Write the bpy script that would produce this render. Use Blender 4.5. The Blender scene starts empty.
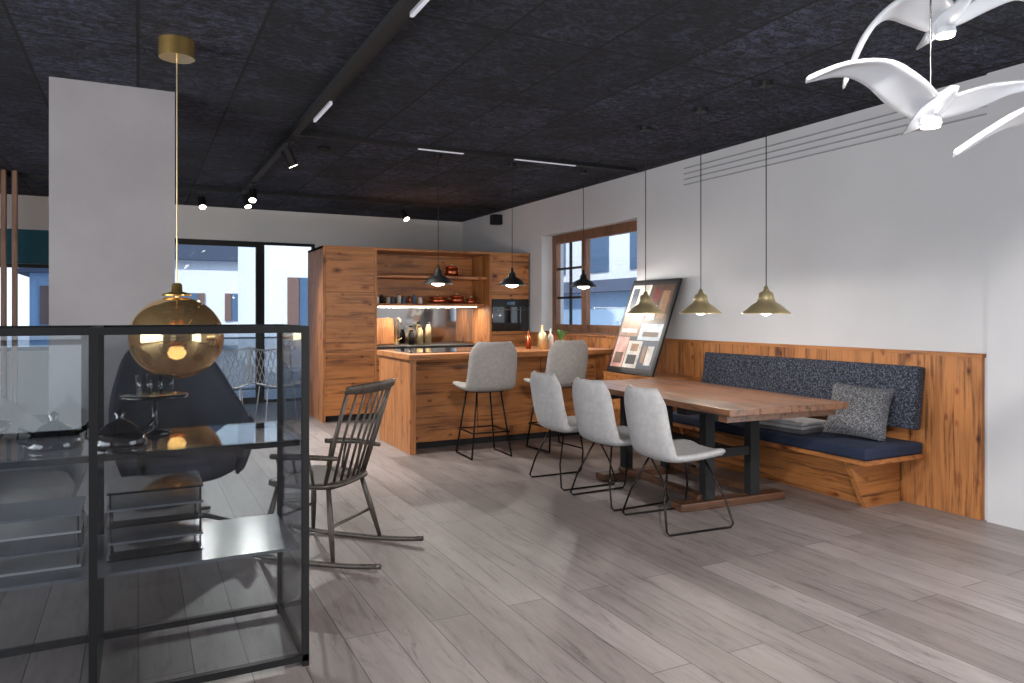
import bpy, bmesh, math, random
from mathutils import Vector, Matrix, Euler
random.seed(4)
sc = bpy.context.scene
sc.view_settings.view_transform = 'Standard'
sc.view_settings.look = 'None'
sc.view_settings.exposure = 0.2

def lin(c):
    return tuple(((x/255.0)/12.92 if x/255.0 <= 0.04045 else ((x/255.0+0.055)/1.055)**2.4) for x in c)+(1.0,)

# ------------------------------------------------------------------ materials
def newmat(name):
    m = bpy.data.materials.new(name); m.use_nodes = True
    nt = m.node_tree
    return m, nt, nt.nodes['Principled BSDF']

def coords(nt, scale=(1,1,1), rot=(0,0,0)):
    tc = nt.nodes.new('ShaderNodeTexCoord'); mp = nt.nodes.new('ShaderNodeMapping')
    mp.inputs['Scale'].default_value = scale; mp.inputs['Rotation'].default_value = rot
    nt.links.new(tc.outputs['Object'], mp.inputs['Vector'])
    return mp.outputs['Vector']

def ramp(nt, fac, stops):
    r = nt.nodes.new('ShaderNodeValToRGB'); e = r.color_ramp.elements
    while len(e) < len(stops): e.new(0.5)
    for i,(p,c) in enumerate(stops):
        e[i].position = p; e[i].color = c
    nt.links.new(fac, r.inputs['Fac'])
    return r.outputs['Color']

def noise(nt, vec, scale, detail=4, rough=0.6, dist=0.0):
    n = nt.nodes.new('ShaderNodeTexNoise')
    n.inputs['Scale'].default_value = scale; n.inputs['Detail'].default_value = detail
    n.inputs['Roughness'].default_value = rough; n.inputs['Distortion'].default_value = dist
    nt.links.new(vec, n.inputs['Vector'])
    return n.outputs['Fac']

def mult(nt, a, b, f=1.0):
    m = nt.nodes.new('ShaderNodeMixRGB'); m.blend_type='MULTIPLY'; m.inputs[0].default_value=f
    nt.links.new(a, m.inputs[1]); nt.links.new(b, m.inputs[2]); return m.outputs[0]

def bump(nt, bsdf, fac, strength, dist=0.01):
    b = nt.nodes.new('ShaderNodeBump'); b.inputs['Strength'].default_value = strength
    b.inputs['Distance'].default_value = dist
    nt.links.new(fac, b.inputs['Height']); nt.links.new(b.outputs['Normal'], bsdf.inputs['Normal'])

def simple(name, col, rough=0.5, metal=0.0, var=0.08, nscale=12, bmp=0.0, bscale=200, coat=0):
    m, nt, b = newmat(name)
    c = lin(col); v = coords(nt)
    f = noise(nt, v, nscale)
    lo = tuple(x*(1-var) for x in c[:3])+(1,); hi = tuple(min(1,x*(1+var)) for x in c[:3])+(1,)
    nt.links.new(ramp(nt, f, [(0.3,lo),(0.7,hi)]), b.inputs['Base Color'])
    b.inputs['Roughness'].default_value = rough; b.inputs['Metallic'].default_value = metal
    b.inputs['Coat Weight'].default_value = coat
    if bmp: bump(nt, b, noise(nt, v, bscale, 3), bmp, 0.004)
    return m

def wood(name, dark, light, grain=(1,1,0.06), scale=18, rough=0.5, knots=True):
    m, nt, b = newmat(name)
    v = coords(nt, grain)
    f = noise(nt, v, scale*1.6, 6, 0.7, 0.4)
    L=lin(light); D=lin(dark); M=tuple((a+2*b_)/3 for a,b_ in zip(D,L))
    col = ramp(nt, f, [(0.37,D),(0.46,M),(0.54,L),(0.66,M)])
    g2=tuple((0.22 if g<0.5 else 1) for g in grain)
    f2 = noise(nt, coords(nt,g2), 5, 3, 0.5, 1.2)
    col = mult(nt, col, ramp(nt, f2, [(0.32,(0.68,0.62,0.56,1)),(0.5,(1,1,1,1)),(0.7,(1.0,0.95,0.88,1))]))
    if knots:
        g3=tuple((0.55 if g<0.5 else 1) for g in grain)
        for sc_,th in ((4.3,0.12),(9.0,0.11)):
            vo = nt.nodes.new('ShaderNodeTexVoronoi'); vo.inputs['Scale'].default_value=sc_
            nt.links.new(coords(nt,g3), vo.inputs['Vector'])
            col = mult(nt, col, ramp(nt, vo.outputs['Distance'], [(th*0.4,(0.22,0.13,0.08,1)),(th*0.9,(0.64,0.50,0.40,1)),(th*1.7,(1,1,1,1))]))
    nt.links.new(col, b.inputs['Base Color'])
    b.inputs['Roughness'].default_value = rough
    bump(nt, b, f, 0.2, 0.004)
    return m

def glassmat(name, tint=(1,1,1,1), refl=1.0, ior=1.45):
    m = bpy.data.materials.new(name); m.use_nodes=True; nt=m.node_tree; nt.nodes.clear()
    o=nt.nodes.new('ShaderNodeOutputMaterial'); t=nt.nodes.new('ShaderNodeBsdfTransparent'); g=nt.nodes.new('ShaderNodeBsdfGlossy')
    t.inputs['Color'].default_value=tint; g.inputs['Roughness'].default_value=0.01; g.inputs['Color'].default_value=(refl,refl,refl,1)
    fr=nt.nodes.new('ShaderNodeFresnel')
    ge=nt.nodes.new('ShaderNodeNewGeometry'); ma=nt.nodes.new('ShaderNodeMath'); ma.operation='MULTIPLY_ADD'
    ma.inputs[1].default_value=1/ior-ior; ma.inputs[2].default_value=ior
    nt.links.new(ge.outputs['Backfacing'],ma.inputs[0]); nt.links.new(ma.outputs[0],fr.inputs['IOR'])
    mx=nt.nodes.new('ShaderNodeMixShader')
    nt.links.new(fr.outputs[0],mx.inputs[0]); nt.links.new(t.outputs[0],mx.inputs[1]); nt.links.new(g.outputs[0],mx.inputs[2])
    nt.links.new(mx.outputs[0],o.inputs[0])
    return m

def emis(name, col, s):
    m, nt, b = newmat(name)
    b.inputs['Base Color'].default_value=lin(col)
    b.inputs['Emission Color'].default_value=lin(col); b.inputs['Emission Strength'].default_value=s
    return m

M_wall = simple('plaster_light', (196,196,199), 0.9, var=0.03, nscale=1.5, bmp=0.15, bscale=60)
M_wallback = simple('plaster_back', (214,211,208), 0.9, var=0.03, nscale=1.5, bmp=0.1, bscale=60)
M_pillar = simple('plaster_pillar', (154,149,150), 0.9, var=0.08, nscale=2, bmp=0.2, bscale=50)
M_slot = simple('vent_slot', (150,150,153), 0.9)
M_dkwall = simple('plaster_dark', (96,94,96), 0.9)
M_teal = simple('teal_paint', (20,88,104), 0.7)
M_larch = wood('larch_vertical', (108,66,34), (182,120,68), (1,1,0.05), 16)
M_larchh = wood('larch_horizontal', (106,64,34), (180,118,66), (0.05,1,1), 14)
M_larchy = wood('larch_along_y', (106,64,34), (180,118,66), (1,0.05,1), 16)
M_table = wood('old_oak_table', (56,35,23), (122,82,56), (1,0.06,1), 12, 0.38)
M_foot = wood('dark_oak_foot', (48,31,20), (96,62,40), (0.06,1,1), 12, 0.5)
M_frame = wood('window_frame_wood', (84,56,38), (122,84,60), (1,1,0.1), 20, knots=False)
M_slat = wood('slat_wood', (96,70,56), (142,106,84), (1,1,0.05), 20, knots=False)
M_rock = wood('rocker_wood', (36,31,28), (68,59,52), (1,1,0.2), 14, 0.45, knots=False)
M_black = simple('black_metal', (12,12,14), 0.55, 0.0)
M_blackm = simple('black_matte', (20,20,22), 0.75)
M_chrome = simple('dark_steel', (42,38,36), 0.35, 0.9)
M_steel = simple('steel', (170,170,172), 0.25, 1.0)
M_brass = simple('brass', (214,194,150), 0.38, 0.8, 0.05)
M_gold = simple('gold', (220,182,112), 0.25, 0.9, 0.04)
M_copper = simple('copper', (205,116,80), 0.3, 1.0, 0.05)
M_fab = simple('grey_fabric', (164,162,163), 0.95, var=0.1, nscale=30, bmp=0.5, bscale=350)
M_fab2 = simple('greybeige_fabric', (146,141,138), 0.95, var=0.12, nscale=30, bmp=0.5, bscale=350)
M_navy = simple('navy_fabric', (28,38,62), 0.85, var=0.12, nscale=20, bmp=0.3, bscale=300)
M_darkch = simple('dark_navy_fabric', (34,38,52), 0.7, var=0.12, nscale=20, bmp=0.3, bscale=300)
M_white = simple('white_gloss', (192,194,200), 0.35, var=0.02, coat=0.3)
M_rail = simple('rail_grey', (120,124,130), 0.5)
M_wire = simple('wire_white', (215,215,215), 0.5)
M_ceram = simple('ceramic', (200,198,194), 0.3, var=0.04)
M_glass = glassmat('smoked_glass', (0.80,0.82,0.84,1), 1.0, 1.7)
M_clear = glassmat('clear_glass', (0.95,0.97,0.97,1))
M_wglass = glassmat('window_glass', (0.98,0.99,1,1), 0.8)
M_frost = simple('frosted_glass_shelf', (130,131,135), 0.22, var=0.05)
M_mirror = simple('mirror_backsplash', (190,190,192), 0.06, 1.0, 0.02)
M_bulb = emis('bulb_light', (255,240,215), 14)
M_led = emis('led_strip', (255,244,230), 6)
M_ledw = emis('led_cool', (205,205,215), 0.35)
M_ovenglass = simple('oven_glass', (10,10,12), 0.08, 0.0, coat=1)
M_green = simple('leaf_green', (70,110,50), 0.6)

def speckle(name, stops, scale):
    m, nt, b = newmat(name)
    v = coords(nt)
    f=noise(nt,v,scale,2,0.6)
    nt.links.new(ramp(nt, f, stops), b.inputs['Base Color'])
    b.inputs['Roughness'].default_value=0.95
    bump(nt,b,f,0.5,0.004)
    return m
M_tweed = speckle('tweed_dark', [(0.38,lin((18,20,28))),(0.5,lin((42,46,60))),(0.64,lin((88,93,108)))], 80)
M_pillow = speckle('pillow_pattern', [(0.36,lin((58,59,64))),(0.5,lin((86,87,92))),(0.64,lin((122,122,127)))], 90)

def floormat():
    m, nt, b = newmat('floor_oak_planks')
    v = coords(nt, (1,1,1), (0,0,math.radians(90)))
    br = nt.nodes.new('ShaderNodeTexBrick')
    br.offset=0.37; br.inputs['Scale'].default_value=1
    br.inputs['Brick Width'].default_value=2.2; br.inputs['Row Height'].default_value=0.19
    br.inputs['Mortar Size'].default_value=0.0022; br.inputs['Mortar Smooth'].default_value=0.2
    br.inputs['Color1'].default_value=lin((114,106,103)); br.inputs['Color2'].default_value=lin((138,130,128))
    br.inputs['Mortar'].default_value=lin((60,54,52))
    nt.links.new(v, br.inputs['Vector'])
    g = coords(nt, (1,0.11,1))
    f = noise(nt, g, 17, 9, 0.8, 1.0)
    gr = ramp(nt, f, [(0.36,(0.50,0.47,0.46,1)),(0.46,(0.92,0.91,0.91,1)),(0.66,(1.16,1.15,1.14,1))])
    big = ramp(nt, noise(nt, coords(nt,(1,0.3,1)), 3, 4), [(0.35,(0.80,0.79,0.79,1)),(0.65,(1.06,1.06,1.06,1))])
    nt.links.new(mult(nt,mult(nt,br.outputs['Color'],gr),big), b.inputs['Base Color'])
    r = nt.nodes.new('ShaderNodeMapRange'); r.inputs[3].default_value=0.34; r.inputs[4].default_value=0.56
    nt.links.new(f, r.inputs[0]); nt.links.new(r.outputs[0], b.inputs['Roughness'])
    bump(nt, b, f, 0.2, 0.003)
    return m
M_floor = floormat()
def ceilmat():
    m, nt, b = newmat('ceiling_woodwool_panels')
    v = coords(nt, (1,1,1), (0,0,math.radians(90)))
    br = nt.nodes.new('ShaderNodeTexBrick')
    br.offset=0.0; br.inputs['Scale'].default_value=1
    br.inputs['Brick Width'].default_value=1.2; br.inputs['Row Height'].default_value=0.6
    br.inputs['Mortar Size'].default_value=0.010
    br.inputs['Color1'].default_value=lin((40,43,56)); br.inputs['Color2'].default_value=lin((64,67,84))
    br.inputs['Mortar'].default_value=lin((9,9,14))
    nt.links.new(v, br.inputs['Vector'])
    f = noise(nt, coords(nt,(1,1.5,1)), 15, 10, 0.85, 1.0)
    gr = ramp(nt, f, [(0.41,(0.06,0.06,0.07,1)),(0.49,(0.5,0.5,0.52,1)),(0.58,(2.3,2.3,2.4,1))])
    f2 = noise(nt, coords(nt), 2.2, 4, 0.6)
    gr2 = ramp(nt, f2, [(0.38,(0.55,0.55,0.55,1)),(0.62,(1.2,1.2,1.25,1))])
    nt.links.new(mult(nt,mult(nt,br.outputs['Color'],gr),gr2), b.inputs['Base Color'])
    b.inputs['Roughness'].default_value=0.95
    bump(nt, b, f, 1.0, 0.05)
    return m
M_ceil = ceilmat()
MA=[simple('print_%d'%i,c,0.4,var=0.35,nscale=9) for i,c in enumerate([(92,66,50),(206,200,192),(44,40,44),(150,112,84),(176,186,194),(196,150,140),(70,80,96),(228,222,214),(122,40,38)])]
def goldglass():
    m = bpy.data.materials.new('gold_mirror_glass'); m.use_nodes=True; nt=m.node_tree; nt.nodes.clear()
    o=nt.nodes.new('ShaderNodeOutputMaterial'); t=nt.nodes.new('ShaderNodeBsdfTransparent')
    p=nt.nodes.new('ShaderNodeBsdfPrincipled'); p.inputs['Base Color'].default_value=(0.95,0.66,0.30,1); p.inputs['Metallic'].default_value=0.9; p.inputs['Roughness'].default_value=0.09
    t.inputs['Color'].default_value=(0.9,0.58,0.22,1)
    mx=nt.nodes.new('ShaderNodeMixShader')
    tc=nt.nodes.new('ShaderNodeTexCoord'); sx=nt.nodes.new('ShaderNodeSeparateXYZ'); nt.links.new(tc.outputs['Object'],sx.inputs[0])
    mr=nt.nodes.new('ShaderNodeMapRange'); mr.inputs[1].default_value=-0.2; mr.inputs[2].default_value=0.05; mr.inputs[3].default_value=0.72; mr.inputs[4].default_value=0.97
    nt.links.new(sx.outputs['Z'],mr.inputs[0]); nt.links.new(mr.outputs[0],mx.inputs[0])
    nt.links.new(t.outputs[0],mx.inputs[1]); nt.links.new(p.outputs[0],mx.inputs[2]); nt.links.new(mx.outputs[0],o.inputs[0])
    return m
M_gg = goldglass()

# ------------------------------------------------------------------ mesh builder
def catmull(pts, n):
    P=[tuple(p) for p in pts]; out=[]; m=len(P)-1
    for k in range(n+1):
        t=k/n*m; i=min(int(t),m-1); u=t-i
        p0=P[max(i-1,0)];p1=P[i];p2=P[i+1];p3=P[min(i+2,m)]
        out.append(tuple(0.5*((2*b)+(-a+c)*u+(2*a-5*b+4*c-d)*u*u+(-a+3*b-3*c+d)*u**3) for a,b,c,d in zip(p0,p1,p2,p3)))
    return out

class B:
    def __init__(s, name): s.name=name; s.v=[]; s.f=[]; s.mi=[]; s.sm=[]; s.mats=[]
    def add(s, vs, fs, mat, smooth=False, M=None):
        if mat not in s.mats: s.mats.append(mat)
        k=s.mats.index(mat); o=len(s.v)
        for p in vs:
            p=Vector(p)
            if M is not None: p=M@p
            s.v.append(tuple(p))
        for f in fs:
            s.f.append([i+o for i in f]); s.mi.append(k); s.sm.append(smooth)
    def box(s, x0,x1,y0,y1,z0,z1, mat, bev=0.0, M=None, seg=2):
        bm=bmesh.new(); bmesh.ops.create_cube(bm,size=1)
        for v in bm.verts:
            v.co=Vector(((x0+x1)/2+v.co.x*(x1-x0),(y0+y1)/2+v.co.y*(y1-y0),(z0+z1)/2+v.co.z*(z1-z0)))
        if bev>0: bmesh.ops.bevel(bm,geom=list(bm.edges),offset=bev,segments=seg,profile=0.6,affect='EDGES')
        bm.verts.index_update()
        s.add([v.co[:] for v in bm.verts],[[v.index for v in f.verts] for f in bm.faces],mat,bev>0.012,M); bm.free()
    def lathe(s, prof, mat, seg=32, loc=(0,0,0), M=None, smooth=True):
        vs=[];fs=[];n=len(prof)
        for (r,z) in prof:
            for k in range(seg):
                a=2*math.pi*k/seg; vs.append((loc[0]+r*math.cos(a),loc[1]+r*math.sin(a),loc[2]+z))
        for i in range(n-1):
            for k in range(seg):
                k2=(k+1)%seg; fs.append([i*seg+k,i*seg+k2,(i+1)*seg+k2,(i+1)*seg+k])
        if prof[0][0]>1e-4: fs.append([k for k in range(seg)][::-1])
        if prof[-1][0]>1e-4: fs.append([(n-1)*seg+k for k in range(seg)])
        s.add(vs,fs,mat,smooth,M)
    def cyl(s, x,y,z0,z1,r,mat,seg=24,M=None):
        vs=[];
        for z in (z0,z1):
            for k in range(seg):
                a=2*math.pi*k/seg; vs.append((x+r*math.cos(a),y+r*math.sin(a),z))
        s.add(vs,[[k,(k+1)%seg,seg+(k+1)%seg,seg+k] for k in range(seg)],mat,True,M)
        s.add(vs,[list(range(seg))[::-1],[seg+k for k in range(seg)]],mat,False,M)
    def tube(s, pts, r, mat, seg=8, closed=False, M=None):
        P=[Vector(p) for p in pts]; n=len(P); vs=[];fs=[]
        R=r if isinstance(r,(list,tuple)) else [r]*n
        up=None
        for i in range(n):
            if closed: t=P[(i+1)%n]-P[i-1]
            else: t=P[min(i+1,n-1)]-P[max(i-1,0)]
            t.normalize()
            if up is None:
                up=Vector((0,0,1)) if abs(t.z)<0.9 else Vector((1,0,0))
            a=up-t*up.dot(t)
            if a.length<1e-4: a=t.orthogonal()
            a.normalize(); up=a; b=t.cross(a)
            for k in range(seg):
                q=2*math.pi*k/seg; vs.append(tuple(P[i]+(a*math.cos(q)+b*math.sin(q))*R[i]))
        for i in range(n if closed else n-1):
            j=(i+1)%n
            for k in range(seg):
                k2=(k+1)%seg; fs.append([i*seg+k,i*seg+k2,j*seg+k2,j*seg+k])
        if not closed: fs+= [[k for k in range(seg)][::-1],[(n-1)*seg+k for k in range(seg)]]
        s.add(vs,fs,mat,True,M)
    def slab(s, G, th, mat, M=None):
        ni=len(G); nj=len(G[0]); G=[[Vector(p) for p in r] for r in G]
        top=[];bot=[]
        for i in range(ni):
            for j in range(nj):
                du=G[min(i+1,ni-1)][j]-G[max(i-1,0)][j]; dv=G[i][min(j+1,nj-1)]-G[i][max(j-1,0)]
                nn=du.cross(dv)
                if nn.length<1e-9: nn=Vector((0,0,1))
                nn.normalize(); 
                e=1.0
                if i in (0,ni-1) or j in (0,nj-1): e=0.35
                top.append(G[i][j]+nn*th/2*e); bot.append(G[i][j]-nn*th/2*e)
        N=ni*nj; fs=[]
        for i in range(ni-1):
            for j in range(nj-1):
                a=i*nj+j;b=a+1;c=a+nj+1;d=a+nj
                fs.append([a,d,c,b]); fs.append([N+a,N+b,N+c,N+d])
        ring=[j for j in range(nj)]+[i*nj+nj-1 for i in range(1,ni)]+[(ni-1)*nj+j for j in range(nj-2,-1,-1)]+[i*nj for i in range(ni-2,0,-1)]
        for k in range(len(ring)):
            a=ring[k];b=ring[(k+1)%len(ring)]; fs.append([a,b,N+b,N+a])
        s.add([tuple(p) for p in top+bot],fs,mat,True,M)
    def prism(s, poly, y0,y1, mat, M=None):
        n=len(poly); vs=[(x,y0,z) for x,z in poly]+[(x,y1,z) for x,z in poly]
        fs=[list(range(n)),[n+k for k in range(n)][::-1]]+[[k,n+k,n+(k+1)%n,(k+1)%n] for k in range(n)]
        s.add(vs,fs,mat,False,M)
    def done(s, loc=(0,0,0), rz=0.0, rot=None):
        me=bpy.data.meshes.new(s.name); me.from_pydata(s.v,[],s.f)
        for m in s.mats: me.materials.append(m)
        for p,k,q in zip(me.polygons,s.mi,s.sm): p.material_index=k; p.use_smooth=q
        me.update()
        bm=bmesh.new(); bm.from_mesh(me); bmesh.ops.recalc_face_normals(bm,faces=bm.faces); bm.to_mesh(me); bm.free()
        o=bpy.data.objects.new(s.name,me); o.location=loc; o.rotation_euler=rot if rot else (0,0,rz)
        sc.collection.objects.link(o); return o

def bx(name,x0,x1,y0,y1,z0,z1,mat,bev=0):
    b=B(name); b.box(x0,x1,y0,y1,z0,z1,mat,bev); return b.done()

CZ=2.9; WX=4.92; BY=11.5; LX=-5.0; FY=-3.6
# ------------------------------------------------------------------ shell
bx('floor',LX-0.2,WX+0.4,FY-0.2,BY+0.2,-0.1,0,M_floor)
bx('ceiling',LX-0.2,WX+0.4,FY-0.2,BY+0.2,CZ,CZ+0.1,M_ceil)
w=B('wall_right')
w.box(WX,WX+0.35,6.59,8.74,0,1.08,M_wall); w.box(WX,WX+0.35,6.59,8.74,2.41,CZ,M_wall)
w.box(WX,WX+0.35,2.82,6.59,0,CZ,M_wall); w.box(WX,WX+0.35,8.74,BY+0.2,0,CZ,M_wall)
w.box(WX-0.03,WX+0.35,1.3,2.82,0,CZ,M_wall); w.box(WX-0.03,WX+0.35,FY,-2.7,0,CZ,M_wall)
w.box(WX-0.03,WX+0.35,-2.7,1.3,0,0.1,M_wall); w.box(WX-0.03,WX+0.35,-2.7,1.3,2.5,CZ,M_wall)
w.done()
w=B('wall_back')
w.box(LX,-2.6,BY,BY+0.2,0,CZ,M_wallback); w.box(-2.6,-0.7,BY,BY+0.2,0,0.85,M_wallback); w.box(-2.6,-0.7,BY,BY+0.2,2.0,CZ,M_wallback)
w.box(-2.6,-0.7,BY-0.01,BY,2.0,2.45,M_teal)
w.box(-0.7,0.3,BY,BY+0.2,0,CZ,M_wallback); w.box(0.3,2.45,BY,BY+0.2,2.42,CZ,M_wallback); w.box(2.45,WX,BY,BY+0.2,0,CZ,M_wallback)
w.done()
w=B('wall_left')
w.box(LX-0.2,LX,5,BY+0.2,0,CZ,M_wall); w.box(LX-0.2,LX,FY,-3,0,CZ,M_wall); w.box(LX-0.2,LX,-3,5,0,0.3,M_wall); w.box(LX-0.2,LX,-3,5,2.6,CZ,M_wall)
w.done()
w=B('wall_front')
w.box(LX,-2.3,FY-0.2,FY,0,CZ,M_dkwall); w.box(-0.5,WX+0.3,FY-0.2,FY,0,CZ,M_dkwall); w.box(-2.3,-0.5,FY-0.2,FY,2.4,CZ,M_dkwall)
w.done()
w=B('window_6')
for x in (-2.3,-1.43,-0.56): w.box(x,x+0.06,FY-0.12,FY-0.06,0,2.4,M_black)
for z in (0,1.0,2.34): w.box(-2.24,-0.56,FY-0.115,FY-0.065,z,z+0.06,M_black)
w.done()
w=B('added_side_window')  # unseen window added on the left so light reaches the right wall evenly
for y in (-3,-0.35,2.3,4.94): w.box(LX-0.14,LX-0.08,y,y+0.06,0.3,2.6,M_black)
w.box(LX-0.14,LX-0.08,-3,5,0.3,0.36,M_black); w.box(LX-0.14,LX-0.08,-3,5,2.54,2.6,M_black)
w.done()
w=B('window_5')
for y in (-2.7,-0.7,1.24): w.box(WX+0.14,WX+0.2,y,y+0.06,0.1,2.5,M_black)
w.box(WX+0.14,WX+0.2,-2.7,1.3,0.1,0.16,M_black); w.box(WX+0.14,WX+0.2,-2.7,1.3,2.44,2.5,M_black)
w.done()
bx('pillar',-0.52,0.23,5.65,6.05,0,CZ,M_pillar)

w=B('trim_1')
for z in (2.64,2.695,2.75,2.805): w.box(WX-0.010,WX,2.83,5.8,z,z+0.010,M_slot)
w.done()
w=B('trim_2')
y=2.85
while y<9.0:
    y2=min(y+0.62,9.04); w.box(WX-0.03,WX,y+0.001,y2-0.001,0,1.06,M_larch); y=y2
w.box(WX-0.045,WX,2.84,9.04,1.06,1.085,M_larchy)
w.done()

w=B('window_1'); X0=WX+0.17
def fr(b,x0,x1,y0,y1,z0,z1,t,mat):
    b.box(x0,x1,y0,y0+t,z0,z1,mat); b.box(x0,x1,y1-t,y1,z0,z1,mat); b.box(x0,x1,y0+t,y1-t,z0,z0+t,mat); b.box(x0,x1,y0+t,y1-t,z1-t,z1,mat)
fr(w,X0,X0+0.08,6.59,8.74,1.08,2.41,0.07,M_frame)
fr(w,X0-0.01,X0+0.06,6.66,7.93,1.15,2.34,0.05,M_frame)
fr(w,X0-0.01,X0+0.06,7.93,8.67,1.15,2.34,0.05,M_frame)
for z in (1.54,1.93): w.box(X0+0.01,X0+0.04,7.98,8.62,z,z+0.03,M_black)
w.box(X0+0.01,X0+0.04,8.28,8.31,1.2,2.29,M_black)
w.box(X0+0.02,X0+0.026,6.7,8.6,1.18,2.3,M_wglass)
w.box(WX-0.02,X0,6.59,8.74,1.08,1.105,M_frame)
w.done()

w=B('window_2')
def frx(b,x0,x1,y0,y1,z0,z1,t,mat):
    b.box(x0,x0+t,y0,y1,z0,z1,mat); b.box(x1-t,x1,y0,y1,z0,z1,mat); b.box(x0+t,x1-t,y0,y1,z0,z0+t,mat); b.box(x0+t,x1-t,y0,y1,z1-t,z1,mat)
frx(w,0.3,1.66,BY+0.04,BY+0.12,0,2.42,0.08,M_black)
frx(w,1.66,2.45,BY+0.04,BY+0.12,0,2.42,0.04,M_black)
w.box(0.35,2.4,BY+0.07,BY+0.076,0.06,2.36,M_wglass)
w.done()
w=B('window_3')
frx(w,-2.6,-0.7,BY+0.04,BY+0.12,0.85,2.0,0.05,M_black); w.box(-2.55,-0.75,BY+0.07,BY+0.076,0.9,1.95,M_wglass); w.done()

for i in range(12):
    b=B('wooden_slat'); b.box(-0.022,0.022,-0.05,0.05,0,CZ,M_slat); b.done((-1.20-0.1*i,9.6,0))

# ------------------------------------------------------------------ exterior
M_ext1=simple('render_white',(232,234,238),0.9); M_ext2=simple('render_blue',(150,178,206),0.9); M_roof=simple('roof_slate',(70,80,98),0.8)
M_pave=simple('paving',(166,166,170),0.9); M_shut=simple('shutter_brown',(120,94,84),0.7); M_extg=simple('ext_glass',(84,108,134),0.1)
bx('exterior_ground',-30,40,BY+0.25,60,-0.3,-0.05,M_pave)
def house(name,x0,x1,y0,y1,h,rh,mat):
    b=B(name); b.box(x0,x1,y0,y1,-0.2,h,mat)
    xm=(x0+x1)/2; b.prism([(x0-0.4,h),(x1+0.4,h),(xm,h+rh)],y0-0.4,y1+0.4,M_roof)
    n=int((x1-x0)/1.6)
    for fl in range(int(h//2.6)+1):
        for i in range(n):
            xc=x0+(i+0.5)*(x1-x0)/n; z=1.0+fl*2.6
            if z+1.2>h: continue
            b.box(xc-0.35,xc+0.35,y0-0.04,y0,z,z+1.2,M_extg)
            b.box(xc-0.62,xc-0.36,y0-0.07,y0,z,z+1.2,M_shut); b.box(xc+0.36,xc+0.62,y0-0.07,y0,z,z+1.2,M_shut)
    return b.done()
house('house',2.75,9,18,24,5.4,2,M_ext1)
house('house',-3,0.6,27,34,2.6,1.5,M_ext2)
house('house',0.9,5,34,40,3.6,1.9,M_ext1)
house('house',-12,-4,20,28,5,2,M_ext2)
b=B('glass_balustrade')
b.box(-1,3.4,13.5,13.54,0.95,0.98,M_rail); b.box(-1,3.4,13.5,13.54,0.05,0.08,M_rail)
for i in range(4): b.box(-1+i*1.45,-0.96+i*1.45,13.5,13.54,0.05,0.95,M_rail)
b.box(-1,3.4,13.515,13.523,0.08,0.95,M_glass)
b.done((0,0,-0.05))
b=B('neighbouring_building'); b.box(11,12,2,22,-0.2,1.9,M_ext2); b.box(11.6,16,2,26,1.9,6,M_ext1)
for i in range(9): b.box(11.56,11.6,3+i*2.3,4.3+i*2.3,2.5,4.2,M_extg)
b.prism([(10.6,1.9),(11.9,2.4),(11.9,1.9)],2,26,M_roof)
b.done()

# ------------------------------------------------------------------ kitchen wall unit
KY=9.05
k=B('kitchen_cabinet')
def panel(x0,x1,z0,z1,mat=M_larchh): k.box(x0+0.003,x1-0.003,KY,KY+0.02,z0+0.003,z1-0.003,mat)
k.box(2.02,2.05,KY,KY+0.9,0,2.18,M_larch)
k.box(2.05,2.67,KY+0.021,KY+0.9,0.06,2.15,M_blackm)
for z0,z1 in ((0.08,0.86),(0.86,1.61),(1.61,2.15)): panel(2.05,2.67,z0,z1)
k.box(2.67,2.70,KY,KY+0.9,0.06,2.15,M_larch)
k.box(2.02,4.90,KY-0.005,KY+0.9,2.15,2.18,M_larchh)
k.box(2.7,4.28,KY+0.021,KY+0.6,0.08,0.88,M_blackm)
for i in range(3):
    x=2.7+i*0.5267
    panel(x,x+0.5267,0.08,0.62); panel(x,x+0.5267,0.62,0.87)
k.box(2.7,4.28,KY-0.01,KY+0.6,0.88,0.92,M_black)
k.box(2.7,4.28,KY+0.6,KY+0.63,0.0,2.15,M_larchh)
k.box(2.7,4.28,KY+0.592,KY+0.6,0.93,1.43,M_mirror)
k.box(2.7,4.28,KY+0.18,KY+0.6,1.44,1.475,M_larchh)
k.box(2.7,4.28,KY+0.10,KY+0.6,1.81,1.845,M_larchh)
k.box(2.8,4.2,KY+0.25,KY+0.29,1.43,1.44,M_led)
k.box(4.28,4.31,KY,KY+0.9,0.06,2.15,M_larch)
k.box(4.31,4.89,KY+0.021,KY+0.9,0.06,2.15,M_blackm)
panel(4.31,4.89,1.60,2.15); panel(4.31,4.89,1.54,1.60); panel(4.31,4.89,0.5,1.10); panel(4.31,4.89,0.08,0.5)
k.box(2.08,4.88,KY+0.06,KY+0.5,0,0.08,M_blackm)
k.done()
o=B('oven')
o.box(0,0.56,-0.006,0.02,0,0.43,M_ovenglass,0.003); o.box(0.0,0.56,-0.010,-0.006,0.33,0.43,M_black)
o.tube([(0.06,-0.006,0.29),(0.06,-0.04,0.29),(0.5,-0.04,0.29),(0.5,-0.006,0.29)],0.007,M_steel)
o.box(0.22,0.34,-0.012,-0.010,0.36,0.40,M_extg)
o.done((4.32,KY,1.105))
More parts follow.
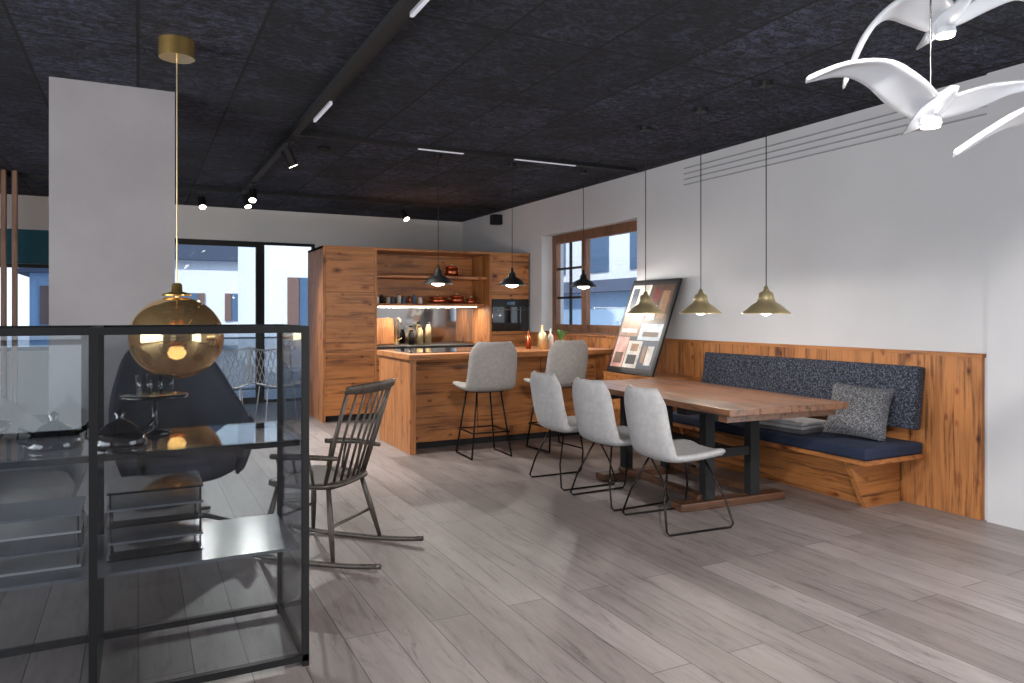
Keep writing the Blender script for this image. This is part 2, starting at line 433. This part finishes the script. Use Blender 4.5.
def pot(name,loc,r,h,mat,handles=True):
    p=B(name); p.lathe([(0.001,0),(r,0),(r,h),(r*0.94,h),(r*0.94,0.01),(0.001,0.01)],mat)
    p.lathe([(r*1.02,h),(r*0.9,h+0.012),(r*0.3,h+0.025),(0.001,h+0.027)],mat); p.lathe([(0.012,0),(0.018,0.02),(0.001,0.025)],M_brass,loc=(0,0,h+0.025))
    if handles:
        for s_ in (-1,1): p.tube([(s_*r,-0.03,h*0.7),(s_*(r+0.03),-0.025,h*0.72),(s_*(r+0.03),0.025,h*0.72),(s_*r,0.03,h*0.7)],0.005,M_brass)
    p.done(loc)
pot('copper_pot',(3.66,KY+0.35,1.476),0.12,0.08,M_copper); pot('copper_pot',(3.94,KY+0.35,1.476),0.1,0.1,M_copper)
pot('copper_pot',(4.16,KY+0.35,1.476),0.08,0.06,M_copper); pot('copper_pot',(3.85,KY+0.32,1.846),0.09,0.13,M_copper)
def jar(loc,r,h,mat,name='storage_jar'):
    p=B(name); p.lathe([(0.001,0),(r,0),(r,h*0.75),(r*0.6,h*0.85),(r*0.6,h*0.92)],mat,20); p.lathe([(r*0.7,h*0.92),(r*0.7,h),(0.001,h)],M_black,20); p.done(loc)
for i in range(9): jar((2.8+i*0.075,KY+0.33+0.04*(i%2),1.476),0.026,0.09+0.04*random.random(),random.choice([M_ceram,M_copper,M_extg,M_black]))
for i in range(3): jar((3.3+i*0.12,KY+0.4,0.921),0.04,0.2+0.05*i,random.choice([M_ceram,M_brass,M_black]))
b=B('kitchen_tap'); b.cyl(0,0,0,0.04,0.028,M_brass); b.tube([(0,0,0.01),(0,0,0.28),(0,-0.03,0.34),(0,-0.1,0.36),(0,-0.17,0.33),(0,-0.18,0.28)],0.012,M_brass); b.tube([(0.02,0,0.06),(0.08,0,0.09)],0.007,M_brass); b.done((3.1,KY+0.45,0.921))
b=B('cutting_board'); b.box(-0.14,0.14,-0.012,0.012,0,0.36,M_larch,0.008); b.done((2.95,KY+0.5,0.925),rot=(math.radians(-9),0,0))

# island
k=B('kitchen_island')
k.box(2.28,4.62,6.6,7.66,0.90,0.955,M_larchh,0.006)
k.box(2.30,2.36,6.63,7.63,0,0.90,M_larch,0.003)
k.box(2.36,4.58,6.86,7.6,0.07,0.90,M_larchh)
for x in (2.36,3.1,3.84): k.box(x+0.004,x+0.736,6.845,6.86,0.08,0.895,M_larchh)
k.box(2.4,4.5,6.9,7.55,0,0.07,M_blackm)
k.box(4.54,4.60,6.63,7.63,0,0.90,M_larch,0.003)
k.box(2.36,3.5,6.80,7.62,0.955,0.963,M_ovenglass)
k.done()
def bottle(name,loc,r,h,mat):
    p=B(name); p.lathe([(0.001,0),(r,0),(r,h*0.55),(r*0.85,h*0.65),(r*0.35,h*0.75),(r*0.33,h*0.97),(r*0.4,h),(0.001,h)],mat,20); p.done(loc)
bottle('glass_carafe',(3.95,7.0,0.956),0.05,0.26,M_brass); bottle('bottle',(4.08,7.05,0.956),0.035,0.22,M_ceram); bottle('bottle',(3.84,7.12,0.956),0.03,0.2,M_copper)
b=B('potted_herb'); b.lathe([(0.001,0),(0.035,0),(0.05,0.08),(0.001,0.08)],M_ceram,20)
for i in range(22):
    a=random.random()*6.28; r=random.random()*0.05+0.02; h=0.1+random.random()*0.1
    b.tube([(0,0,0.07),(r*math.cos(a)*0.6,r*math.sin(a)*0.6,h),(r*math.cos(a)*1.3,r*math.sin(a)*1.3,h+0.01)],[0.002,0.012,0.002],M_green,6)
b.done((4.3,7.2,0.956))

# ------------------------------------------------------------------ chairs
def shell(b,zo,M=None,mat=M_fab,wsc=1.0,bh=1.0):
    prof=[(.25,.435),(.21,.452),(.1,.445),(-.05,.435),(-.16,.44),(-.225,.475),(-.262,.56),(-.288,.68),(-.308,.80),(-.322,.885)]
    prof=[(x,(z if z<.48 else .475+(z-.475)*bh)+zo) for x,z in prof]
    wid=[(.155,),(.215,),(.238,),(.243,),(.238,),(.232,),(.228,),(.224,),(.212,),(.15,)]
    n=26; P=catmull(prof,n); W=catmull(wid,n); G=[]
    for i in range(n+1):
        t=i/n; row=[]
        back=max(0,min(1,(t-0.4)/0.2))
        for j in range(13):
            s_=j/6-1; w_=W[i][0]*wsc
            x,z=P[i]
            x+=back*0.07*s_*s_; z+=(1-back)*0.03*abs(s_)**3
            row.append((x,s_*w_,z))
        G.append(row)
    b.slab(G,0.045,mat,M)
def loop(b,y,y2,zt,x0,x1,mat,r=0.007):
    pts=[(x0*0.55,y*0.5,zt),(x0*0.9,y*0.95,zt*0.45),(x0,y2,0.03),(x0-0.02*(1 if x0>0 else -1),y2,0.008),(x1+0.02,y2,0.008),(x1,y2,0.03),(x1*0.9,y*0.95,zt*0.45),(x1*0.55,y*0.5,zt)]
    b.tube(pts,r,mat,8)
for Y,rz in ((3.73,-4),(4.37,2),(5.01,0)):
    c=B('dining_chair'); shell(c,0)
    for s_ in (-1,1): loop(c,s_*0.2,s_*0.25,0.42,0.25,-0.25,M_chrome)
    c.tube([(-.14,-.11,.42),(-.14,.11,.42)],0.008,M_chrome); c.tube([(.14,-.11,.42),(.14,.11,.42)],0.008,M_chrome)
    c.box(-.15,.15,-.11,.11,.412,.428,M_chrome)
    c.done((3.10,Y,0),math.radians(rz))
for X,Y,rz in ((2.93,6.33,88),(3.71,6.33,95)):
    c=B('bar_stool'); shell(c,0.2,mat=M_fab2,wsc=1.08)
    for sx in (-1,1):
        for sy in (-1,1): c.tube([(sx*.13,sy*.12,.62),(sx*.2,sy*.2,0.008)],0.009,M_chrome)
    for sy in (-1,1): c.tube([(.2,sy*.2,.009),(-.2,sy*.2,.009)],0.009,M_chrome)
    q=.185; c.tube([(q,-q,.24),(q,q,.24),(-q,q,.24),(-q,-q,.24)],0.008,M_chrome,closed=True)
    c.box(-.15,.15,-.14,.14,.61,.632,M_chrome)
    c.done((X,Y,0),math.radians(rz))

# table
t=B('dining_table')
L=1.0
xs=[-.50,-.26,0.0,.27,.50]
for a,b_ in zip(xs[:-1],xs[1:]): t.box(a+.001,b_-.001,-L,L,.715,.76,M_table,0.006)
t.box(-.46,.46,-.93,-.85,.67,.715,M_table); t.box(-.46,.46,.85,.93,.67,.715,M_table)
for y in (-.42,.6):
    t.box(-.46,.46,y-.06,y+.06,0.0,.055,M_foot,0.01)
    t.box(-.42,.42,y-.05,y+.05,.655,.715,M_blackm,0.005)
    for s_ in (-1,1):
        t.box(s_*.20-.04,s_*.20+.04,y-.035,y+.035,.055,.66,M_blackm,0.004)
for x in (-.28,.20): t.box(x,x+.08,-.42,.6,.055,.09,M_foot,0.005)
t.box(-.05,.05,-.42,.6,.34,.40,M_blackm,0.005); t.box(-.2,.2,-.44,-.40,.34,.40,M_blackm); t.box(-.2,.2,.58,.62,.34,.40,M_blackm)
t.done((3.75,4.33,0),math.radians(-3))

# bench
t=B('upholstered_bench')
t.box(-.62,-.03,0,2.15,.34,.37,M_larchy)
t.box(-.62,-.03,0.0,2.15,.37,.45,M_navy,0.02,seg=3)
for y in (0.17,1.9):
    t.prism([(-.40,0),(-.04,0),(-.04,.34),(-.58,.34)],y,y+.04,M_larchh)
t.prism([(-.34,0),(-.30,0),(-.46,.34),(-.50,.34)],.21,1.9,M_larchy)
Mx=Matrix.Translation((-.10,0,.54))@Matrix.Rotation(math.radians(8),4,'Y')
t.box(-.045,.045,0.0,2.15,0,.44,M_tweed,0.02,M=Mx,seg=3)
t.box(-.05,-.03,0.1,2.05,.37,.6,M_larchy)
t.done((4.89,3.23,0))
def pillow(name,loc,rot,w,h,th,mat):
    p=B(name); n=14; top=[];bot=[]
    for i in range(n+1):
        for j in range(n+1):
            u=i/n*2-1; v=j/n*2-1
            e=max(0,(1-u**4))*max(0,(1-v**4)); z=th/2*math.sqrt(e)
            kx=1-0.07*(1-abs(v)**2)*abs(u)**3; ky=1-0.07*(1-abs(u)**2)*abs(v)**3
            top.append((u*w/2*kx,v*h/2*ky,z)); bot.append((u*w/2*kx,v*h/2*ky,-z))
    N=(n+1)**2; fs=[]
    for i in range(n):
        for j in range(n):
            a=i*(n+1)+j; fs.append([a,a+n+1,a+n+2,a+1]); fs.append([N+a,N+a+1,N+a+n+2,N+a+n+1])
    p.add(top+bot,fs,mat,True); return p.done(loc,rot=rot)
pillow('throw_pillow',(4.62,3.56,.645),(math.radians(64),math.radians(4),math.radians(-66)),.42,.40,.15,M_pillow)
b=B('folded_blanket')
M_bl=simple('blanket_grey',(160,158,160),0.95,bmp=0.5); M_bl2=simple('blanket_dark',(92,88,90),0.95,bmp=0.5)
b.box(-.17,.17,-.22,.22,0,.03,M_bl2,0.012,seg=3); b.box(-.165,.16,-.21,.2,.03,.055,M_bl,0.012,seg=3); b.box(-.15,.17,-.2,.21,.055,.08,M_bl,0.012,seg=3)
b.done((4.50,4.05,.452),0.1)
b=B('low_sideboard')
b.box(-.45,0,0,1.0,.06,.70,M_larchh); b.box(-.46,0,-.01,1.01,.70,.725,M_larchy); b.box(-.465,-.45,.005,.495,.08,.69,M_larchh); b.box(-.465,-.45,.505,.995,.08,.69,M_larchh); b.box(-.4,-.02,.03,.97,0,.06,M_blackm)
b.done((4.89,5.52,0))
b=B('magazine_display_board')
b.box(-.012,.012,-.385,.385,0,1.03,M_black)
def pr(y0,y1,z0,z1,i,d=0): b.box(-.014-d*.001,-.012,y0,y1,z0,z1,MA[i])
pr(-.36,.36,.03,1.0,2)
pr(-.34,.02,.55,.97,0,1); pr(.03,.35,.62,.97,7,1); pr(.03,.35,.40,.61,3,1); pr(-.34,.02,.36,.54,4,1)
pr(-.34,-.10,.06,.35,6,1); pr(-.09,.14,.06,.35,1,1); pr(.15,.35,.06,.39,5,1)
pr(-.30,-.18,.60,.90,3,2); pr(-.15,-.02,.58,.74,7,2); pr(-.14,-.04,.78,.92,8,2); pr(.06,.18,.66,.86,2,2); pr(.22,.32,.70,.93,6,2)
pr(.06,.32,.44,.48,7,2); pr(-.30,-.05,.40,.45,0,2); pr(-.30,-.2,.1,.3,1,2); pr(-.05,.1,.1,.2,2,2); pr(.18,.32,.1,.22,0,2); pr(-.04,.08,.24,.32,3,2); pr(-.18,-.13,.12,.3,3,2)
b.done((4.455,6.1,.73),rot=(0,math.radians(20.5),0))

# ------------------------------------------------------------------ pendants
def cable(b,z0,z1,r=0.0035): b.cyl(0,0,z0,z1,r,M_black,8)
def light(kind,loc,power,col=(1,.94,.86),rot=(0,0,0),**kw):
    l=bpy.data.lights.new('lamp_light',kind); l.energy=power; l.color=col
    for a,v in kw.items(): setattr(l,a,v)
    o=bpy.data.objects.new('lamp_light',l); o.location=loc; o.rotation_euler=rot; sc.collection.objects.link(o); return o
def child(o,p):
    o.parent=p; o.matrix_parent_inverse=Matrix.Translation(-Vector(p.location))
for X,Y in ((3.755,3.6),(3.79,4.28),(3.77,4.93)):
    b=B('brass_pendant_lamp'); cable(b,1.5,CZ-.03); b.cyl(0,0,CZ-.03,CZ,.045,M_black)
    b.lathe([(.012,1.53),(.02,1.5),(.045,1.485),(.052,1.45),(.06,1.425),(.085,1.41),(.155,1.352),(.158,1.345),(.15,1.346),(.08,1.402),(.05,1.42),(.04,1.45),(.01,1.49)],M_brass,40)
    b.lathe([(.001,1.42),(.03,1.41),(.042,1.375),(.03,1.343),(.001,1.333)],M_bulb,16)
    p=b.done((X,Y,0)); l=light('POINT',(X,Y,1.31),8,shadow_soft_size=.02); child(l,p)
for X,Y in ((2.62,6.72),(3.45,6.75),(4.33,6.76)):
    b=B('black_pendant_lamp'); cable(b,1.8,CZ-.03); b.cyl(0,0,CZ-.03,CZ,.04,M_black)
    b.lathe([(.01,1.82),(.016,1.78),(.035,1.76),(.042,1.72),(.09,1.70),(.14,1.645),(.143,1.635),(.135,1.637),(.085,1.69),(.035,1.71),(.01,1.75)],M_black,36)
    b.lathe([(.001,1.69),(.04,1.685),(.07,1.660),(.06,1.628),(.001,1.612)],M_bulb,20)
    p=b.done((X,Y,0)); l=light('POINT',(X,Y,1.59),16,shadow_soft_size=.02); child(l,p)

# gold globe
b=B('gold_globe_pendant'); g0=1.21
b.cyl(0,0,CZ-.10-g0,CZ-g0,.095,M_gold,40); b.cyl(0,0,.25,CZ-.1-g0,.004,M_brass,8)
b.lathe([(.02,.31),(.028,.30),(.03,.262),(.075,.25),(.08,.237)],M_gold,32)
b.cyl(0,0,-.02,.24,.01,M_gold,10); b.lathe([(.03,0),(.035,-.03),(.03,-.05)],M_gold,20)
b.lathe([(.001,-.045),(.035,-.055),(.05,-.085),(.035,-.115),(.001,-.126)],M_bulb,20)
prof=[(max(.001,.25*math.sin(a)),-.235*math.cos(a)) for a in [math.pi*i/36 for i in range(0,34)]]
b.lathe(prof,M_gg,64)
p=b.done((.197,4.58,g0))

# gull pendants
def gull(loc,left,right,k=.00328,rz=-117):
    b=B('seagull_pendant_lamp')
    pts=[(x*k,z*k) for x,z in reversed(left)]+[(0,0)]+[(x*k,z*k) for x,z in right]
    n=48; P=catmull(pts,n); G=[]
    ymin=pts[0][0]; ymax=pts[-1][0]
    for i in range(n+1):
        y,z=P[i]; q=abs(y)/(abs(ymin) if y<0 else ymax)
        q=min(q,1)
        ch=.175*(1-q**2.6)*(0.72+0.32*math.sin(min(1,q*1.5)*math.pi))+.010
        sweep=-.10*q*q+.04*math.sin(q*math.pi)
        row=[]
        for j in range(9):
            s_=j/8*2-1; x=sweep+s_*ch/2
            row.append((x,y,z+x*.24+.014*(1-s_*s_)))
        G.append(row)
    b.slab(G,.016,M_white)
    b.tube([(.15,0,.03),(.12,0,.028),(.08,0,.018),(0,0,-.005),(-.08,0,-.02),(-.17,0,-.04)],[.003,.016,.024,.032,.022,.004],M_white,16)
    b.lathe([(.03,-.025),(.034,-.045),(.032,-.05)],M_white,24); b.cyl(0,0,-.058,-.048,.028,M_bulb)
    b.cyl(0,0,.02,CZ-loc[2]-.02,.003,M_steel,8); b.cyl(0,0,CZ-loc[2]-.03,CZ-loc[2],.05,M_white)
    p=b.done(loc,math.radians(rz)); l=light('POINT',(loc[0],loc[1],loc[2]-.10),.8,shadow_soft_size=.02); child(l,p)
gull((2.31,1.51,2.015),[(-30,14),(-56,34),(-84,44),(-112,44)],[(30,4),(60,12),(92,26),(125,38)])
gull((2.53,1.60,2.38),[(-32,8),(-58,10),(-80,-12),(-96,-58)],[(30,10),(60,24),(95,36),(130,34)],rz=-115)
gull((2.40,1.13,1.88),[(-32,12),(-54,8),(-74,-2),(-90,-12)],[(35,18),(70,32),(100,36),(130,26)],rz=-118)

# ------------------------------------------------------------------ ceiling tracks
b=B('ceiling_light_track')
b.box(1.15,1.21,-1.5,9.75,CZ-.045,CZ,M_blackm); b.box(-3,4.7,9.72,9.78,CZ-.045,CZ,M_blackm)
for y0,y1 in ((1.6,3.55),(5.3,5.85)): b.box(1.23,1.25,y0,y1,CZ-.045,CZ-.02,M_ledw)
b.box(1.2,1.26,1.55,5.9,CZ-.02,CZ,M_blackm)
b.done()
b=B('ceiling_light_track'); b.box(1.21,4.75,6.37,6.43,CZ-.035,CZ,M_blackm); b.box(2.3,2.75,6.385,6.415,CZ-.042,CZ-.036,M_ledw); b.box(3.3,4.0,6.385,6.415,CZ-.042,CZ-.036,M_ledw); b.done()
def spot(x,y,tilt,az,power,ang=75,col=(1,.96,.91)):
    b=B('track_spotlight')
    b.box(-.03,.03,-.06,.06,CZ-.065,CZ-.045,M_black); b.cyl(0,0,CZ-.16,CZ-.06,.01,M_black,10)
    R=Matrix.Translation((0,0,CZ-.19))@Matrix.Rotation(az,4,'Z')@Matrix.Rotation(tilt,4,'Y')
    b.cyl(0,0,-.075,.075,.045,M_black,28,M=R); b.cyl(0,0,-.079,-.0755,.038,M_bulb,24,M=R)
    p=b.done((x,y,0))
    d=R@Vector((0,0,-.095)); 
    l=light('SPOT',(x+d.x,y+d.y,d.z),power,col,rot=(R.to_3x3().to_euler()),spot_size=math.radians(ang),spot_blend=.9,shadow_soft_size=.03); child(l,p)
R_=math.radians
spot(1.18,6.6,.5,R_(200),230,100)
spot(1.18,8.9,.6,R_(80),230,90)
spot(1.18,9.4,.45,R_(110),200,85)
spot(.7,9.75,.6,R_(95),220,90)
spot(3.3,9.75,.7,R_(110),150,95)
spot(1.18,0.9,.80,R_(243),280,90)  # out-of-view spot added to light the room and kitchen fronts
spot(1.18,0.1,.75,R_(235),160,90)  # another unseen spot added for brightness
spot(-1.4,9.75,.6,R_(80),150); spot(-2.2,9.75,.5,R_(70),120)
b=B('smoke_detector'); b.lathe([(.06,0),(.06,-.02),(.045,-.04),(.001,-.042)],M_blackm); b.done((1.55,6.9,CZ))
b=B('wall_speaker'); b.box(-.16,0,-.06,.06,-.09,.06,M_black,.01); b.tube([(0,0,0),(-.05,0,.0)],.02,M_black); b.done((WX,10.0,2.78))
for x,y,pw in ((4.3,2.0,150),(3.5,-0.6,110)):
    b=B('ceiling_downlight'); b.cyl(0,0,-.12,0,.05,M_black); b.cyl(0,0,-.123,-.1205,.04,M_bulb); p=b.done((x,y,CZ))
    l=light('SPOT',(x,y,CZ-.13),pw,(1,.97,.94),spot_size=math.radians(95),spot_blend=1.0,shadow_soft_size=.05); child(l,p)

# ------------------------------------------------------------------ display case
CX0,CXM,CX1=-.88,-.136,.584; CY0,CY1=2.85,3.43; H=1.30
b=B('glass_display_cabinet'); t_=.025
for x in (CX0,CXM-t_/2,CX1-t_):
    for y in (CY0,CY1-t_): b.box(x,x+t_,y,y+t_,0,H-t_,M_black)
for z in (0.02,H-t_):
    for y in (CY0,CY1-t_): b.box(CX0,CX1,y,y+t_,z,z+t_,M_black)
    for x in (CX0,CXM-t_/2,CX1-t_): b.box(x,x+t_,CY0+t_,CY1-t_,z,z+t_,M_black)
for z in (.86,):
    for y in (CY0+.03,CY1-.045): b.box(CX0+.03,CX1-.03,y,y+.015,z-.02,z,M_black)
    for x in (CX0+.03,CXM+.02,CX1-.045): b.box(x,x+.015,CY0+.03,CY1-.03,z-.02,z,M_black)
    b.box(CX0+.03,CX1-.03,CY0+.03,CY1-.03,z,z+.006,M_clear)
b.box(CX0+.03,CX1-.03,CY0+.03,CY1-.03,.44,.452,M_frost)
b.box(CX0+t_,CXM-t_/2,CY0+.008,CY0+.013,.05,H-t_,M_glass); b.box(CXM+t_/2,CX1-t_,CY0+.008,CY0+.013,.05,H-t_,M_glass)
b.box(CX1-.016,CX1-.011,CY0+t_,CY1-t_,.05,H-t_,M_glass)
b.box(CX0+t_,CX1-t_,CY1-.013,CY1-.008,.05,H-t_,M_clear)
b.box(CX0+t_,CX1-t_,CY0+t_,CY1-t_,H-.012,H-.006,M_clear)
b.done()
def teapot(loc,s=1,mat=M_black):
    p=B('teapot'); p.lathe([(.001,0),(.09*s,0),(.095*s,.01*s),(.08*s,.04*s),(.045*s,.075*s),(.02*s,.09*s),(.012*s,.1*s),(.02*s,.115*s),(.001*s,.13*s)],mat,32)
    p.tube([(.06*s,0,.04*s),(.11*s,0,.06*s),(.13*s,0,.09*s)],[.014*s,.01*s,.007*s],mat)
    p.tube([(-.06*s,0,.05*s),(-.11*s,0,.08*s),(-.115*s,0,.04*s),(-.075*s,0,.015*s)],.006*s,mat); p.done(loc,.4)
M_gblack=simple('gloss_black',(14,14,16),.12,.0,coat=1)
teapot((-.06,3.05,.867),1,M_gblack); teapot((-.27,3.1,.867),1,M_gblack)
b=B('cake_stand'); b.lathe([(.06,0),(.055,.008),(.01,.02),(.009,.13),(.02,.14),(.12,.145),(.125,.155),(.001,.15)],M_gblack,36); b.done((.06,3.26,.867))
for i in range(3):
    b=B('drinking_glass'); b.lathe([(.025,0),(.03,.08),(.028,.08),(.023,.004),(.001,.004)],M_clear,20); b.done((.02+.04*i,3.24+.035*(i%2),1.023))
def bowl(loc,r,h,mat,name='bowl'):
    p=B(name); p.lathe([(.001,0),(r*.4,0),(r*.8,h*.45),(r,h),(r*.96,h),(r*.75,h*.5),(r*.35,.008),(.001,.008)],mat,36); p.done(loc)
bowl((-.55,3.15,.867),.15,.09,M_gblack); bowl((-.68,3.1,.453),.13,.1,M_gblack)
def tray(loc,w,d,n,mt):
    b=B('tiered_tray')
    for i in range(n): b.box(-w,w,-d,d,i*.06,i*.06+.008,mt if i%2==0 else M_frost); 
    for sx in(-w+.01,w-.01):
        for sy in (-d+.01,d-.01): b.cyl(sx,sy,0,(n-1)*.06+.008,.004,M_gblack,8)
    b.done(loc)
tray((.06,3.14,.453),.16,.14,5,M_gblack); tray((-.34,3.14,.453),.16,.14,4,M_ceram)

# ------------------------------------------------------------------ lounge chairs behind
def armchair(name,loc,rz,mat,hb=1.12,ha=.62,k_s=9):
    c=B(name); G=[]
    n=36
    for i in range(n+1):
        ph=math.radians(-118+236*i/n); row=[]
        q=abs(ph)/math.radians(118)
        top=ha+(hb-ha)*(1/(1+math.exp((q-.5)*k_s)))
        for j in range(11):
            s_=j/10; z=.30+(top-.30)*s_
            r=.30+.07*s_+.03*math.sin(s_*3)
            lean=-.12*s_*(1-q)
            row.append((-r*math.cos(ph)*1.0+lean,r*math.sin(ph)*1.05,z))
        G.append(row)
    c.slab(G,.06,mat)
    c.lathe([(.001,.30),(.24,.30),(.30,.33),(.31,.40),(.28,.455),(.001,.47)],mat,36)
    c.lathe([(.05,.30),(.022,.26),(.022,.07),(.05,.05)],M_black,16)
    for k_ in range(4):
        a=math.pi/4+k_*math.pi/2; c.tube([(0,0,.07),(.15*math.cos(a),.15*math.sin(a),.05),(.33*math.cos(a),.33*math.sin(a),.014)],[.02,.016,.012],M_black)
    c.done(loc,rz)
armchair('wingback_armchair',(.27,5.14,0),R_(-75),M_darkch,1.18,.66)
armchair('lounge_chair',(-.62,4.7,0),R_(-40),M_fab2,.95,.62)

# rocking chair (front = +x)
c=B('rocking_chair')
G=[]
for i in range(15):
    x=-.23+.46*i/14; row=[]
    for j in range(13):
        s_=j/6-1; w_=.25*(1-.25*abs(x/.23)**6)*(1.0+.08*x/.23)
        row.append((x*(1-.12*s_**4),s_*w_,.415-.018*(1-s_*s_)*(1-(x/.23)**2)))
    G.append(row)
c.slab(G,.035,M_rock)
for s_ in (-1,1):
    y=s_*.25
    pts=[(x,y,.016+.16*max(0,abs(x+.02)-.10)**2) for x in [(-.52+i*.92/20) for i in range(21)]]
    c.tube(pts,.015,M_rock,8)
    for x0,x1 in ((.16,.22),(-.16,-.24)):
        c.tube([(x0,s_*.17,.40),((x0+x1)/2,s_*.21,.22),(x1,y,.03)],[.013,.017,.011],M_rock,10)
    c.tube([(-.250,s_*.225,.575),(-.1,s_*.265,.58),(.06,s_*.275,.575),(.14,s_*.26,.57)],[.012,.015,.019,.015],M_rock,10)
    for x in (.10,.0,-.10): c.tube([(x,s_*.22,.42),(x,s_*.268,.575)],.008,M_rock,8)
c.tube([(.19,-.2,.20),(.19,.2,.20)],.009,M_rock); c.tube([(-.2,-.2,.20),(-.2,.2,.20)],.009,M_rock)
for i in range(8):
    s_=i/3.5-1
    edge=i in (0,7)
    c.tube([(-.19+.03*s_*s_,s_*.20,.42),(-.265+.03*s_*s_,s_*.225,.67),(-.365+.04*s_*s_,s_*.235,.95)],[.012,.013,.011] if edge else [.008,.008,.007],M_rock,8)
G=[]
for i in range(17):
    s_=i/8-1; row=[]
    for j in range(5):
        row.append((-.360+.04*s_*s_-.015*j/4,s_*.265,.915+.055*j/4*(1-.35*s_**4)+.012*s_**4))
    G.append(row)
c.slab(G,.022,M_rock)
c.done((.93,4.22,0),R_(134))

# wire chairs at the back
for X,rz in ((.98,-100),(1.58,-80)):
    c=B('wire_chair')
    def P(u,v):
        if v<.5: x=.22-.44*v*2; z=.42-.03*v
        else: x=-.22-.1*(v-.5)*2; z=.41+.45*(v-.5)*2
        return (x+.08*(u*u) if v>.5 else x, u*.26, z+.05*u*u)
    for i in range(-8,17):
        for sgn in (1,-1):
            pts=[]
            for k_ in range(17):
                v=k_/16; u=(i/4-1)+(v*1.2*sgn) if sgn==1 else (i/4-1)+1.2-(v*1.2)
                if -1<=u<=1: pts.append(P(u,v))
            if len(pts)>1: c.tube(pts,.006,M_wire,5)
    c.tube([P(-1,k_/16) for k_ in range(17)]+[P(-1+k_/4,1) for k_ in range(1,8)]+[P(1,1-k_/16) for k_ in range(17)]+[P(1-k_/4,0) for k_ in range(1,8)],.009,M_wire,6,closed=True)
    for sx in (.2,-.2):
        for sy in (-.2,.2): c.tube([(sx*.8,sy*.8,.41),(sx,sy,.0)],.008,M_wire,6)
    c.done((X,9.75,0),math.radians(rz))

# ------------------------------------------------------------------ lights / world
light('AREA',(LX-.03,1.0,1.45),420,(.97,.98,1),rot=(0,R_(-90),0),shape='RECTANGLE',size=2.2,size_y=7.8).name='daylight_fill'  # area lamp in the added left opening, brightens the right wall
light('AREA',(WX+.1,-.7,1.3),170,(.97,.98,1),rot=(0,R_(90),0),shape='RECTANGLE',size=2.3,size_y=3.8).name='daylight_fill'
light('AREA',(3.5,KY+.3,1.42),16,(1,.87,.7),shape='RECTANGLE',size=1.4,size_y=.03)
s=light('SUN',(0,-10,20),3.4,(1,.98,.95),rot=Vector((.55,.6,-.62)).to_track_quat('-Z','Y').to_euler(),angle=.02); s.name='sun'
wd=bpy.data.worlds.new('sky'); sc.world=wd; wd.use_nodes=True; nt=wd.node_tree
bg=nt.nodes['Background']; bg.inputs['Strength'].default_value=1.6
tc=nt.nodes.new('ShaderNodeTexCoord'); sx=nt.nodes.new('ShaderNodeSeparateXYZ'); nt.links.new(tc.outputs['Generated'],sx.inputs[0])
cr=nt.nodes.new('ShaderNodeValToRGB'); cr.color_ramp.elements[0].color=lin((220,232,242)); cr.color_ramp.elements[1].color=lin((160,195,235)); cr.color_ramp.elements[1].position=.6
nt.links.new(sx.outputs['Z'],cr.inputs['Fac']); nt.links.new(cr.outputs['Color'],bg.inputs['Color'])

# ------------------------------------------------------------------ camera
cd=bpy.data.cameras.new('camera'); cd.sensor_width=36; cd.lens=732/1024*36; cd.shift_y=-28.5/1024; cd.clip_start=.05
co=bpy.data.objects.new('camera',cd); co.location=(0,0,1.35); co.rotation_euler=(math.radians(90),0,math.radians(-27.06))
sc.collection.objects.link(co); sc.camera=co
